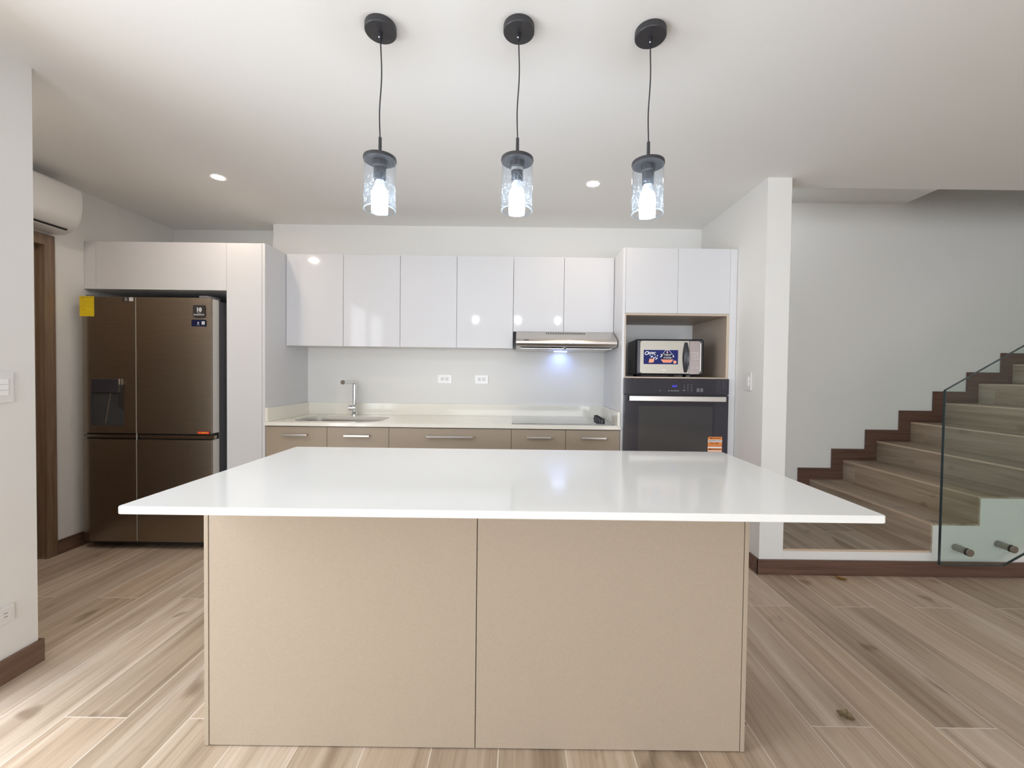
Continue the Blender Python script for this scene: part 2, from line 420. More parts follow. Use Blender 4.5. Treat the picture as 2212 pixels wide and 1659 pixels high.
struct('wall_upper_end', MB().box(XP-.1, XP, 2.835, YFAR, 2.857, 5.2), MT['wall'])
struct('wall_side', MB().box(5.3, 5.4, YF-.15, 4.0, 0, 5.2), MT['wall'])
m = MB(); m.box(xo, WF[0], YF-.15, YF, 0, ZC); m.box(WF[1], 5.3, YF-.15, YF, 0, ZC); m.box(WF[0], WF[1], YF-.15, YF, WF[3], ZC)
struct('wall_front', m, MT['wall'])
# frames of the two unseen openings
def frame(name, axis, a0, a1, b, z0, z1, n):
    m = MB(); w = .05
    for k in range(n+1):
        a = a0+(a1-a0)*k/n; lo = max(a0, a-w/2); hi = min(a1, a+w/2)
        if axis == 'y': m.box(b-.03, b+.03, lo, hi, z0, z1)
        else: m.box(lo, hi, b-.03, b+.03, z0, z1)
    for za, zb in ((z0, z0+w), (z1-w, z1)):
        if axis == 'y': m.box(b-.03, b+.03, a0, a1, za, zb)
        else: m.box(a0, a1, b-.03, b+.03, za, zb)
    struct(name, m, MT['blackpl'])
frame('window_1', 'y', WL[0], WL[1], XL-.07, WL[2], WL[3], 2)
frame('window_2', 'x', WF[0], WF[1], YF-.07, WF[2], WF[3], 2)
# baseboards
bt = .098
m = MB(); m.box(XL, XL+.014, WL[1]+.02, 1.814, 0, bt, .002); m.box(xo, XL, 1.80, 1.814, 0, bt, .002)
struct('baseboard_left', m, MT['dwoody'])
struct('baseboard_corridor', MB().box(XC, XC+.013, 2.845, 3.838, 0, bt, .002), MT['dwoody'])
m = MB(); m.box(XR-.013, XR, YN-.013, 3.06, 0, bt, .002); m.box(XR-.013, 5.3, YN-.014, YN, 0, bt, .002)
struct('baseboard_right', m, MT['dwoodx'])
# corridor door
d1 = MB(); d1.box(XC-.13, XC+.001, dy1-.004, dy1, 0, dz)     # lining of the opening
d1.box(XC-.13, XC+.001, dy0, dy0+.004, 0, dz); d1.box(XC-.13, XC+.001, dy0, dy1, dz-.004, dz)
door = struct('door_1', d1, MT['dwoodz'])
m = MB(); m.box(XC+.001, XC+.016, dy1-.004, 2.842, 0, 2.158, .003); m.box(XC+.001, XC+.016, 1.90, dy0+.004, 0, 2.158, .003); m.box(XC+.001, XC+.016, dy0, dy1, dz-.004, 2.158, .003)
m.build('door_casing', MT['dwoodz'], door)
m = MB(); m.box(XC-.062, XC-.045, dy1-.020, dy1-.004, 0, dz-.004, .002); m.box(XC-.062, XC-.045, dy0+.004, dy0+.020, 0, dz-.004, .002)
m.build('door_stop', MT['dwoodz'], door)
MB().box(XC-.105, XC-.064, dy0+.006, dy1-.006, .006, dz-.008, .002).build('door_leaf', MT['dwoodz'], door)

# ------------------------------------------------------------------ staircase
RI, GO, X2, ZP = .1786, .3039, 2.6806, .1638
NS = 8
st = thing('staircase', 'tiled staircase with pale nosings rising to the right beside the pillar', 'stairs', (2.2, 3.2, 0))
poly = [(XP+.001, 0), (XP+.001, ZP-.012), (X2+.012, ZP-.012)]
for i in range(NS):
    x = X2+i*GO; z = ZP+(i+1)*RI
    poly += [(x+.012, z-.012), (x+GO+.012 if i < NS-1 else 5.29, z-.012)]
poly += [(5.29, 0)]
MB().prism(poly, 'y', YN+.001, YFAR-.002).build('stair_base', MT['wall'], st)
ya, yb = YN+.001, YFAR-.002
MB().box(XP+.001, X2+.012, ya+.010, yb, ZP-.012, ZP, .001).build('landing', MT['landing'], st)
MB().box(XP+.001, X2+.002, ya-.001, ya+.010, ZP-.012, ZP+.0005, .001).build('nosing', MT['nosing'], st)
for i in range(NS):
    x = X2+i*GO; z = ZP+(i+1)*RI; xe = x+GO+.012 if i < NS-1 else 5.29
    MB().box(x+.001, x+.012, ya, yb, z-RI, z-.012).build('riser', MT['riser'], st)
    MB().box(x+.010, xe, ya, yb, z-.012, z, .001).build('tread', MT['tread'], st)
    MB().box(x-.002, x+.010, ya-.001, yb, z-.012, z+.0005, .001).build('nosing', MT['nosing'], st)
# zigzag skirting on the far wall
sk = .104; up_ = [(XP+.002, ZP+sk), (X2-sk, ZP+sk)]; lo_ = [(XP+.002, ZP+.0005), (X2-.003, ZP+.0005)]
for i in range(NS):
    x = X2+i*GO; z = ZP+(i+1)*RI; xn = x+GO if i < NS-1 else 5.29
    up_ += [(x-sk, z+sk), (xn-sk if i < NS-1 else 5.29, z+sk)]
    lo_ += [(x-.003, z+.0008), (xn-.003 if i < NS-1 else 5.29, z+.0008)]
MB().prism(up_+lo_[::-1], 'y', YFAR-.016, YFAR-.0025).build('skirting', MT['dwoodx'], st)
# glass railing
gr = thing('glass_railing', 'clear glass balustrade panel bolted to the white side of the staircase', 'railing', (2.9, 2.62, .115))
gx = 2.658; sl = RI/GO
g = [(gx, .113), (3.06, .113), (4.9, .113+(4.9-3.06)*sl), (4.9, 1.206+(4.9-gx)*sl), (gx, 1.206)]
MB().prism(g, 'y', 2.609, 2.621).build('glass_panel', MT['railglass'], gr)
m = MB(); e = .0035
m.box(gx-e, gx, 2.608, 2.622, .113, 1.206)
rt = lambda x0, z0, x1, z1: m.prism([(x0, z0), (x1, z1), (x1, z1+e), (x0, z0+e)], 'y', 2.608, 2.622)
rt(gx, 1.206, 4.9, 1.206+(4.9-gx)*sl)
rt(gx, .113-e, 3.06, .113-e); rt(3.06, .113-e, 4.9, .113+(4.9-3.06)*sl-e)
m.build('glass_edge', MT['railedge'], gr)
for k in range(6):
    for (sx, sz) in ((2.838+k*.275, .192+(k*.275*sl if k > 1 else k*.025)),):
        s = MB(); s.cyl((sx, 2.621, sz), (sx, YN, sz), .021, seg=28, bev=.002); s.build('standoff', MT['standoff'], gr)
        c = MB(); c.cyl((sx, 2.600, sz), (sx, 2.609, sz), .0235, seg=28, bev=.002); c.cyl((sx, 2.621, sz), (sx, 2.626, sz), .0235, seg=28); c.build('standoff_cap', MT['standoff'], gr)

# ------------------------------------------------------------------ kitchen island
isl = thing('kitchen_island', 'beige laminate island base with two wide front panels on the wood tile floor', 'island', (-.13, 1.72, 0))
ix0, ix1, iy0, iy1 = -1.051, .785, 1.4026, 2.03
for a, b_ in ((ix0, ix0+.0145), (ix1-.0145, ix1)):
    MB().box(a, b_, iy0, iy1, .003, .876, .0012).build('side_panel', MT['tan'], isl)
for a, b_ in ((ix0+.0165, -.1320), (-.1295, ix1-.0165)):
    MB().box(a, b_, iy0+.001, iy0+.019, .004, .876, .001).build('front_panel', MT['tan'], isl)
MB().box(ix0+.0146, ix1-.0146, iy0+.0195, iy1-.02, .10, .870).build('carcass', MT['dark_gap'], isl)
for k in range(3):
    a = ix0+.016+k*.6015
    MB().box(a, a+.597, iy1-.0195, iy1-.001, .11, .866, .001).build('door', MT['tan'], isl)
x0, x1, y0, y1 = -1.1056, 1.0254, 1.1521, 2.0951
w = MB(); w.prism(rrect(x0, x1, y0, y1, .012), 'z', .8775, .9000, .0035, 3)
tag(w.build('island_worktop', MT['quartz']), 'wide glossy white quartz worktop overhanging the island base', 'worktop')

# ------------------------------------------------------------------ base cabinets along the back wall
YT, YBF = 3.044, 3.066
xs = [-1.8316, -1.384, -.934, -.043, .352, .7467]
def base_cab(x0, x1, label):
    t = thing('base_cabinet', label, 'cabinet', ((x0+x1)/2, 3.35, 0), 'taupe base cabinets under the back worktop')
    m = MB(); m.box(x0+.001, x1-.001, YBF+.001, YB-.003, .10, .70); m.box(x0+.001, x1-.001, YBF+.06, YB-.003, .002, .10)
    m.box(x0+.001, x0+.018, YBF+.001, YB-.003, .70, .876); m.box(x1-.018, x1-.001, YBF+.001, YB-.003, .70, .876); m.box(x0+.018, x1-.018, YB-.02, YB-.003, .70, .876)
    m.build('carcass', MT['dark_gap'], t)
    return t
def handle(parent, x0, x1, z, y):
    m = MB(); m.box(x0, x1, y-.030, y-.018, z-.0065, z+.0065, .0015)
    for x in (x0+.012, x1-.012): m.box(x-.005, x+.005, y-.020, y+.0002, z-.005, z+.005)
    m.build('handle', MT['nickel'], parent)
def front(t, kind, x0, x1, z0, z1, hx0, hx1, hz):
    d = MB().box(x0+.0013, x1-.0013, YBF-.018, YBF, z0, z1, .001).build(kind, MT['tan'], t)
    handle(d, hx0, hx1, hz, YBF-.018)
t = base_cab(xs[0], xs[2], 'taupe two-door base cabinet under the steel sink')
front(t, 'door', xs[0], xs[1], .105, .872, -1.700, -1.520, .815); front(t, 'door', xs[1], xs[2], .105, .872, -1.254, -1.069, .812)
t = base_cab(xs[2], xs[3], 'taupe wide drawer cabinet with one long handle, between sink and cooktop')
front(t, 'drawer', xs[2], xs[3], .62, .872, -.656, -.319, .812); front(t, 'drawer', xs[2], xs[3], .365, .617, -.656, -.319, .55); front(t, 'drawer', xs[2], xs[3], .105, .362, -.656, -.319, .30)
t = base_cab(xs[3], xs[5], 'taupe two-door base cabinet under the black cooktop')
front(t, 'door', xs[3], xs[4], .105, .872, .068, .246, .815); front(t, 'door', xs[4], xs[5], .105, .872, .465, .643, .816)

# back worktop with sink cut-out and upstands
sx0, sx1, sy0, sy1 = -1.695, -1.035, 3.125, 3.475
hole = rrect(sx0, sx1, sy0, sy1, .085, 8)
wt = MB(); wx0, wx1 = -1.8306, .7457
wt.plate([(wx0, YT-.012), (wx1, YT-.012), (wx1, YB-.001), (wx0, YB-.001)], hole[::-1], .879, .905)
ob = wt.build('kitchen_worktop', MT['quartz2'])
tag(ob, 'long cream quartz worktop with low upstands along the back wall', 'worktop')
MB().box(wx0, wx1, YB-.021, YB-.001, .9052, 1.0055, .0015).build('upstand', MT['quartz2'], ob)
MB().box(wx0, wx0+.021, YT-.005, YB-.0215, .9052, 1.0055, .0015).build('upstand', MT['quartz2'], ob)
MB().box(wx1-.021, wx1, YT-.005, YB-.0215, .9052, 1.0055, .0015).build('upstand', MT['quartz2'], ob)
# sink
sk_ = thing('sink', 'undermount stainless steel sink sunk into the cream worktop', 'sink', (-1.365, 3.3, .70))
out = rrect(sx0-.006, sx1+.006, sy0-.006, sy1+.006, .09, 8); inn = rrect(sx0-.004, sx1+.004, sy0-.004, sy1+.004, .087, 8)
b = bmesh.new(); rings = []
for (sc, z) in ((1.0, .8788), (.985, .80), (.96, .725), (.90, .712)):
    rings.append([b.verts.new((-1.365+(x+1.365)*sc, 3.3+(y-3.3)*sc, z)) for x, y in inn])
for a, d in zip(rings, rings[1:]):
    n = len(a)
    for k in range(n): b.faces.new((a[k], a[(k+1) % n], d[(k+1) % n], d[k]))
b.faces.new(rings[-1])
bmesh.ops.recalc_face_normals(b, faces=b.faces[:])
bmesh.ops.solidify(b, geom=b.faces[:], thickness=.0015)
m = MB(); m._add(b); m.build('basin', MT['steel'], sk_)
MB().lathe([(0, .004), (.018, .004), (.03, .006), (.043, .003), (.045, .0), (0, 0)], (-1.365, 3.32, .7125)).build('drain', MT['chrome'], sk_)
# faucet
fx, fy = -1.390, 3.575
fa = thing('faucet', 'chrome angular kitchen tap standing behind the steel sink', 'faucet', (fx, fy, .905))
MB().lathe([(.0, 0), (.027, 0), (.027, .006), (.0235, .010), (.0235, .030), (.019, .034), (0, .034)], (fx, fy, .9053)).build('base', MT['chrome'], fa)
pts = [(fx, fy, .935), (fx, fy, 1.165)]
for k in range(1, 7):
    a = math.radians(15*k); pts.append((fx, fy-.026*(1-math.cos(a)), 1.165+.026*math.sin(a)))
pts += [(fx-.006, fy-.10, 1.1915), (fx-.014, fy-.20, 1.190)]
MB().tube(pts, [.0165]*2+[.0165]*6+[.0165, .0165], 20).build('spout', MT['chrome'], fa)
MB().cyl((fx-.0138, fy-.198, 1.190), (fx-.0146, fy-.2075, 1.1898), .0195, .0185, 24).build('spray_head', MT['chrome'], fa)
m = MB(); m.cyl((fx+.016, fy-.012, .968), (fx-.040, fy-.026, .968), .0235, seg=28, bev=.004)
m.cyl((fx-.036, fy-.026, .966), (fx+.052, fy-.050, 1.012), .0055, .0045, 14)
m.build('lever', MT['chrome'], fa)

# cooktop
ck = thing('cooktop', 'black ceramic cooktop with four knobs set into the cream worktop', 'cooktop', (.35, 3.36, .905))
MB().prism(rrect(-.042, .718, 3.105, 3.615, .008), 'z', .9052, .9105, .0012).build('ceramic_glass', MT['hobglass'], ck)
m = MB()
for x, y, rr in ((.12, 3.24, .09), (.12, 3.48, .075), (.42, 3.24, .075), (.42, 3.48, .11)):
    m.lathe([(rr-.0015, 0), (rr, .0002), (rr+.0015, 0)], (x, y, .9106), 48)
m.build('burner_ring', MT['hobglass'], ck)
for k in range(4):
    y = 3.215+k*.085; kx = .650
    m = MB(); m.lathe([(0, 0), (.0225, 0), (.0225, .003), (.019, .006), (.0175, .020), (.016, .023), (0, .023)], (kx, y, .9107), 28)
    m.box(kx-.019, kx+.019, y-.0045, y+.0045, .930, .9415, .002, rot=Matrix.Translation((kx, y, 0)) @ Matrix.Rotation(math.radians(25), 4, 'Z') @ Matrix.Translation((-kx, -y, 0)))
    m.build('knob', MT['blackpl'], ck)

# ------------------------------------------------------------------ wall cabinets
YU, ZU, ZUB, ZHB = 3.318, 2.1939, 1.4799, 1.6078
ux = [-1.8316, -1.382, -.934, -.489, -.0436, .354, .7467]
def wall_cab(x0, xm, x1, zb, label):
    t = thing('wall_cabinet', label, 'cabinet', ((x0+x1)/2, 3.49, zb), 'glossy white wall cabinets above the back worktop')
    MB().box(x0+.0012, x1-.0012, YU+.0195, YB-.002, zb+.001, ZU-.001, .001).build('carcass', MT['melamine'], t)
    for a, b_ in ((x0, xm), (xm, x1)):
        MB().box(a+.0014, b_-.0014, YU, YU+.0185, zb-.004, ZU, .0012).build('door', MT['gloss'], t)
wall_cab(ux[0], ux[1], ux[2], ZUB, 'glossy white two-door wall cabinet above the sink and tap')
wall_cab(ux[2], ux[3], ux[4], ZUB, 'glossy white two-door wall cabinet above the two wall outlets')
wall_cab(ux[4], ux[5], ux[6], ZHB+.004, 'shorter glossy white two-door wall cabinet above the range hood')

# tall cabinet between fridge and counter, cabinet over the fridge
XTL, XTR, ZT = -2.110, -1.8326, 2.1922
t = thing('tall_cabinet', 'slim glossy white full-height cabinet between the refrigerator and the sink counter', 'cabinet', (-1.97, 3.35, 0))
MB().box(XTL+.0005, -1.8555, YT+.0195, YB-.002, .003, ZT-.0005, .001).build('carcass', MT['melamine'], t)
MB().box(-1.8535, XTR-.0002, YT, YB-.002, .003, ZT, .001).build('side_panel', MT['gloss2'], t)
MB().box(XTL, -1.8560, YT, YT+.0185, .06, ZT-.0005, .0012).build('door', MT['gloss2'], t)
t = thing('overhead_cabinet', 'wide glossy white cabinet above the refrigerator', 'cabinet', (-2.6, 3.4, 1.85))
MB().box(-3.1365, -2.136, 3.658, 3.836, 1.853, ZT-.0005).box(-3.1365, XTL-.002, YT+.0195, 3.66, 1.853, ZT-.0005, .001).build('carcass', MT['melamine'], t)
MB().box(-3.052, XTL-.0015, YT, YT+.0185, 1.8506, ZT, .0012).build('door', MT['gloss2'], t)
MB().box(-3.1365, -3.0535, YT+.001, YT+.0185, 1.8506, ZT, .001).build('filler_panel', MT['gloss2'], t)

# oven tower
XO0, XO1 = .7485, 1.5715
t = thing('tall_cabinet', 'tall white cabinet beside the pillar wall housing microwave niche and oven', 'cabinet', (1.16, 3.35, 0))
m = MB(); m.box(XO0, XO0+.0185, YT, YB-.002, .003, ZT, .001)
m.build('side_panel', MT['gloss2'], t)
MB().box(1.5215, XO1, YT, YB-.002, .003, ZT, .001).build('filler_panel', MT['gloss2'], t)
MB().box(XO0+.019, 1.521, YT+.0195, YB-.002, 1.731, ZT-.0005).build('upper_carcass', MT['melamine'], t)
MB().box(XO0+.019, 1.521, YT+.0195, YB-.002, .06, .52).box(XO0+.019, 1.521, YB-.02, YB-.002, .515, 1.25).build('lower_carcass', MT['melamine'], t)
for a, b_ in ((.7685, 1.1435), (1.1450, 1.5205)):
    MB().box(a, b_, YT, YT+.0185, 1.7255, ZT, .0012).build('door', MT['gloss'], t)
MB().box(.7685, 1.5205, YT, YT+.0185, .065, .515, .0012).build('drawer', MT['gloss2'], t)
m = MB(); m.box(.7685, .7755, YT+.001, YB-.022, 1.260, 1.7235); m.box(1.502, 1.5205, YT+.001, YB-.022, 1.260, 1.7235)
m.box(.7755, 1.502, YT+.001, YB-.022, 1.7090, 1.7235); m.box(.7755, 1.502, YT+.001, YB-.022, 1.2565, 1.2660)
nb = m.build('niche_lining', MT['tan2'], t)
m = MB(); m.box(.7685, .7755, YT, YT+.0012, 1.2565, 1.7235); m.box(1.502, 1.5205, YT, YT+.0012, 1.2565, 1.7235); m.box(.7755, 1.502, YT, YT+.0012, 1.7150, 1.7235); m.box(.7755, 1.502, YT, YT+.0012, 1.2565, 1.2660)
m.build('niche_edging', MT['tanedge'], t)
MB().box(.7755, 1.502, YB-.0215, YB-.0205, 1.266, 1.709).build('niche_back', MT['melamine'], t)

# wall oven
ov = thing('built_in_oven', 'black glass oven built in below the microwave', 'oven', (1.135, 3.3, .525))
MB().box(.772, 1.515, YT+.004, 3.60, .530, 1.252).build('body', MT['darkpl'], ov)
cp = MB().box(.7620, 1.5180, YT-.022, YT-.0006, 1.1415, 1.2560, .0015).build('control_panel', MT['ovglass'], ov)
yp = YT-.0224
lines('clock_display', [('8:47', 1.128, yp, 1.200, .0195, 0, 0, 'CENTER')], MT['led_clock'], cp)
it = [(c, x, yp, z, .0085, 0, 0, 'CENTER') for z, row in ((1.211, '123'), (1.198, '456'), (1.185, '789')) for c, x in zip(row, (1.197, 1.223, 1.249))]
it += [('OFF', 1.195, yp, 1.1705, .0085, 0, .0001, 'CENTER'), ('0', 1.223, yp, 1.1705, .0085, 0, 0, 'CENTER'), ('ON', 1.249, yp, 1.1705, .007, 0, 0, 'CENTER')]
it += [(c, x, yp, 1.167, .0085, 0, .0001, 'CENTER') for c, x in (('-', .985), ('-', 1.006), ('CL', 1.024), ('BK', 1.088), ('BR', 1.108), ('CON', 1.129), ('KW', 1.151))]
for lo_x, hi_x in ((.9, 1.06), (1.06, 1.18), (1.18, 1.27)):
    lines('button_print', [q for q in it if lo_x <= q[1] < hi_x], MT['greyprint'], cp)
m = MB()
for x in (1.296, 1.322):
    for bx in ((x-.0085, x+.0085, 1.183, 1.1845), (x-.0085, x+.0085, 1.163, 1.1645), (x-.0085, x-.007, 1.163, 1.1845), (x+.007, x+.0085, 1.163, 1.1845), (x-.003, x+.003, 1.186, 1.1875), (x-.0012, x+.0012, 1.168, 1.178)):
        m.box(bx[0], bx[1], yp, yp+.0003, bx[2], bx[3])
m.build('icon', MT['greyprint'], cp)
od = MB().box(.7640, 1.5160, YT-.026, YT-.0006, .555, 1.1360, .002).build('door', MT['ovglass'], ov)
MB().box(.870, 1.402, YT-.0268, YT-.0262, .640, 1.056, .0002).build('window', MT['ovwin'], od)
m = MB(); m.box(.793, 1.480, YT-.066, YT-.052, 1.094, 1.130, .003)
for x in (.83, 1.443): m.box(x-.010, x+.010, YT-.054, YT-.0258, 1.102, 1.122, .002)
m.build('handle', MT['nickel'], od)
MB().box(.772, 1.510, YT-.012, YT+.003, .530, .552).build('vent_trim', MT['darkpl'], ov)
stk = MB().prism([(1.372, .610), (1.474, .610), (1.474, .840), (1.382, .840), (1.372, .831)], 'y', YT-.0274, YT-.0270).build('paper_sticker', MT['orange'], od)
ys = YT-.0278
m = MB(); m.box(1.373, 1.473, ys, ys+.0002, .802, .818); m.box(1.373, 1.473, ys, ys+.0002, .758, .768); m.box(1.373, 1.473, ys, ys+.0002, .735, .741)
m.build('white_band', MT['lettering'], stk)
lines('lettering', [('IMPORTANT', 1.426, ys-.0003, .829, .0145, 0, .0002, 'CENTER'), ('REGISTER NOW', 1.423, ys-.0004, .810, .0125, 0, .0002, 'CENTER'), ('CALL 1-800', 1.418, ys-.0003, .793, .013, 0, .0002, 'CENTER'),
                    ('______________', 1.423, ys-.0003, .785, .012, 0, 0, 'CENTER'), ('______________', 1.423, ys-.0003, .777, .012, 0, 0, 'CENTER'), ('IMPORTANTE', 1.423, ys-.0003, .749, .0145, 0, .0002, 'CENTER')], MT['blackprint'], stk)

# microwave (slightly turned towards the room)
MW, MD, MH = .490, .36, .266
mwx, mwy, mwz = 1.120, 3.105, 1.266
mo = thing('microwave', 'black and silver microwave oven with a blue sticker in the cabinet niche', 'microwave', (mwx, mwy, mwz+.0005), rz=math.radians(-5))
K = .000278
def zx(p): return (p-1075)*K
def zz(p): return (1190-p)*K+.014
mb = MB().box(-MW/2, MW/2, .020, MD, .014, .014+MH, .010, 3)
mb.box(-MW/2+.004, MW/2-.004, .006, .0205, .018, .010+MH, .010, 3)
mb.build('body', MT['blackpl'], mo, True)
m = MB()
for k in range(6):
    for j in range(5): m.box(-MW/2-.0006, -MW/2+.0002, .20+j*.018, .212+j*.018, .05+k*.014, .056+k*.014)
m.build('side_vent', MT['dark'], mo, True)
def rr_left(x0, x1, z0, z1, r, left=True):
    pts = []
    cs = ((x1, z1, 0, 0), (x0+r, z1-r, 90, r), (x0+r, z0+r, 180, r), (x1, z0, 0, 0)) if left else ((x1-r, z1-r, 0, r), (x0, z1, 0, 0), (x0, z0, 0, 0), (x1-r, z0+r, 270, r))
    for cx_, cz_, a0, rr in cs:
        if rr == 0: pts.append((cx_, cz_)); continue
        for k in range(7):
            a = math.radians(a0+90*k/6); pts.append((cx_+rr*math.cos(a), cz_+rr*math.sin(a)))
    return pts
md = MB().prism(rr_left(zx(295), zx(1564), zz(1150), zz(283), .017), 'y', -.001, .006, .001).build('door', MT['sheen'], mo, True)
mc = MB().prism(rr_left(zx(1572), zx(1850), zz(1160), zz(290), .015, False), 'y', -.001, .006, .001).build('control_panel', MT['sheen2'], mo, True)
MB().box(zx(1852), zx(1872), -.0005, .008, zz(1090), zz(340), .001).build('side_trim', MT['steel'], mo, True)
# bowed black handle
m = MB(); pl = []
for k in range(13):
    t_ = k/12; z = zz(1118)+(zz(325)-zz(1118))*t_; bow = math.sin(math.pi*t_)
    pl.append((z, bow))
b = bmesh.new(); rings = []
for z, bow in pl:
    cxm = zx(1470); hw0 = .010+.012*bow; y = -.004-.022*bow
    rings.append([b.verts.new(q) for q in ((cxm-hw0, -.0008, z), (cxm-hw0*.25, y, z), (cxm+.012+.010*bow, y, z), (cxm+.012+.010*bow, -.0008, z))])
for a, d in zip(rings, rings[1:]):
    for k in range(4): b.faces.new((a[k], a[(k+1) % 4], d[(k+1) % 4], d[k]))
b.faces.new(rings[0]); b.faces.new(rings[-1][::-1]); bmesh.ops.recalc_face_normals(b, faces=b.faces[:])
m._add(b); m.build('handle', MT['blackpl'], md, True, 60)
ms = MB().box(zx(388), zx(1280), -.0016, -.0012, zz(905), zz(527)).build('blue_sticker', MT['blue'], md, True)
def ln(p0, p1, w, mbx, y):
    a = Vector((zx(p0[0]), zz(p0[1]))); c = Vector((zx(p1[0]), zz(p1[1]))); d = (c-a).normalized(); n = Vector((-d.y, d.x))*w/2
    mbx.prism([tuple(a+n), tuple(a-n), tuple(c-n), tuple(c+n)], 'y', y, y+.0003)
lines('brand_lettering', [('O', zx(455), -.0021, zz(618), .038, .30, .0009, 'CENTER'), ('ster', zx(500), -.0021, zz(604), .033, .30, .0006, 'LEFT')], MT['lettering'], ms, True)
m = MB(); m.prism([(zx(870), zz(655)), (zx(985), zz(560)), (zx(1130), zz(655)), (zx(1160), zz(690)), (zx(1130), zz(775)), (zx(880), zz(775)), (zx(850), zz(690))], 'y', -.0020, -.0017)
m.build('printed_badge', MT['navy'], ms, True)
m = MB()
for p0, p1 in (((870, 650), (960, 530)), ((1040, 530), (1130, 640)), ((960, 530), (1040, 530)), ((1130, 640), (1165, 690)), ((870, 650), (845, 690))): ln(p0, p1, .0022, m, -.0021)
for cx_, cz_, rr in ((555, 665, 14), (610, 700, 20), (590, 715, 18), (680, 655, 16), (745, 680, 16), (690, 720, 17), (650, 745, 20), (735, 745, 18), (710, 770, 16), (845, 650, 15), (838, 705, 17), (868, 680, 14), (1160, 690, 17), (1150, 710, 13)):
    m.ball((zx(cx_), -.0019, zz(cz_)), rr*K, (1, .12, 1), u=10, v=6)
m.build('printed_popcorn', MT['lettering'], ms, True)
m = MB(); m.prism([(zx(835), zz(778)), (zx(1162), zz(778)), (zx(1095), zz(862)), (zx(900), zz(862))], 'y', -.0021, -.0017)
m.prism([(zx(540), zz(760)), (zx(672), zz(770)), (zx(645), zz(862)), (zx(520), zz(868))], 'y', -.0020, -.0017)
m.cyl((zx(1200), -.0021, zz(845)), (zx(1200), -.0017, zz(845)), 42*K, seg=20)
m.build('printed_banner', MT['peach'], ms, True)
lines('pink_print', [('6', zx(1000), -.0023, zz(588), .024, 0, .0008, 'CENTER')], MT['pink'], ms, True)
lines('white_print', [('Programas', zx(1008), -.0023, zz(645), .0125, 0, .0002, 'CENTER'), ('10 NIVELES', zx(1005), -.0023, zz(735), .0125, 0, .0004, 'CENTER'), ('preestablecidos', zx(1004), -.0023, zz(680), .0070, 0, 0, 'CENTER')], MT['lettering'], ms, True)
lines('banner_print', [('DE POTENCIA', zx(1000), -.0024, zz(800), .0095, 0, .0001, 'CENTER'), ('EN COCINA', zx(1000), -.0024, zz(833), .0085, 0, 0, 'CENTER')], MT['red'], ms, True)
lines('brand_lettering', [('Oster', zx(920), -.0016, zz(1058), .0155, .30, .0004, 'CENTER')], MT['lettering'], md, True)
it = [(c, zx(x), -.0016, zz(z), .0085, 0, .0001, 'CENTER') for z, row in ((838, '123'), (890, '456'), (938, '789')) for c, x in zip(row, (1645, 1710, 1778))]
it += [('0', zx(1710), -.0016, zz(998), .0085, 0, 0, 'CENTER')]
it += [(c, zx(x), -.0016, zz(z), .0072, 0, .0001, 'CENTER') for z, row in ((592, ('PIZZA', 'PAPA', 'BEB')), (648, ('POP', 'CENA', 'SOPA')), (706, ('TIME', 'DEF', 'CLK')), (765, ('KG', 'POW', 'TMR')), (998, ('STOP', '', 'START'))) for c, x in zip(row, (1648, 1714, 1782)) if c]
lines('button_print', it, MT['lettering'], mc, True)
MB().box(zx(1620), zx(1815), -.0014, -.0009, zz(500), zz(420)).build('display_window', MT['sheen2'], mc, True)
for px, py in ((-MW/2+.03, .05), (-MW/2+.27, .05), (MW/2-.07, .05), (-MW/2+.05, MD-.05), (MW/2-.05, MD-.05)):
    MB().cyl((px, py, .0), (px, py, .016), .012, .016, 16).build('foot', MT['blackpl'], mo, True)

# range hood
ho = thing('range_hood', 'stainless steel slim range hood below the shorter wall cabinet', 'hood', (.36, 3.4, 1.468))
prof = [(3.650, 1.6055), (3.305, 1.6055), (3.290, 1.6030), (3.170, 1.5450), (3.155, 1.5340), (3.146, 1.5200), (3.145, 1.5060), (3.152, 1.4930), (3.166, 1.4850), (3.180, 1.4830), (3.650, 1.4690)]
MB().prism(prof, 'x', -.018, .740, .002).build('body', MT['steel'], ho, ang=22)
m = MB()
for k in range(23):   # slots near the top of the sloping front
    x = .2150+k*.0133
    def onf(s): return Vector((3.290, 1.6030)).lerp(Vector((3.170, 1.5450)), s)
    a, c = onf(.06), onf(.34)
    m.prism([(a.x, a.y+.0012), (c.x, c.y+.0012), (c.x, c.y-.002), (a.x, a.y-.002)], 'x', x, x+.0062)
m.build('vent_slot', MT['dark'], ho)
for k in range(5):
    x = .349+k*.0158
    MB().cyl((x, 3.1455, 1.512), (x, 3.1405, 1.512), .0055, .005, 16).build('button', MT['chrome'], ho)
lines('brand_lettering', [('hoover', .060, 3.152, 1.532, .011, 0, 0, 'CENTER')], MT['blackprint'], ho) if 0 else MB().box(.042, .078, 3.1495, 3.152, 1.5275, 1.5325).build('brand_plate', MT['blackprint'], ho)
for a, b_ in ((.015, .352), (.362, .715)):
    f = MB().box(a, b_, 3.21, 3.56, 1.4690, 1.4755, .002).build('filter_panel', MT['nickel'], ho)
    MB().box((a+b_)/2-.05, (a+b_)/2+.05, 3.235, 3.247, 1.4680, 1.4700).build('filter_latch', MT['dark'], f)
MB().box(.305, .415, 3.585, 3.625, 1.4650, 1.4705, .001).build('lamp', MT['hoodlamp'], ho)
l = bpy.data.lights.new('hood_lamp_light', 'SPOT'); l.energy = 1.0; l.color = (.22, .36, 1.0); l.spot_size = math.radians(150); l.spot_blend = .9; l.shadow_soft_size = .02
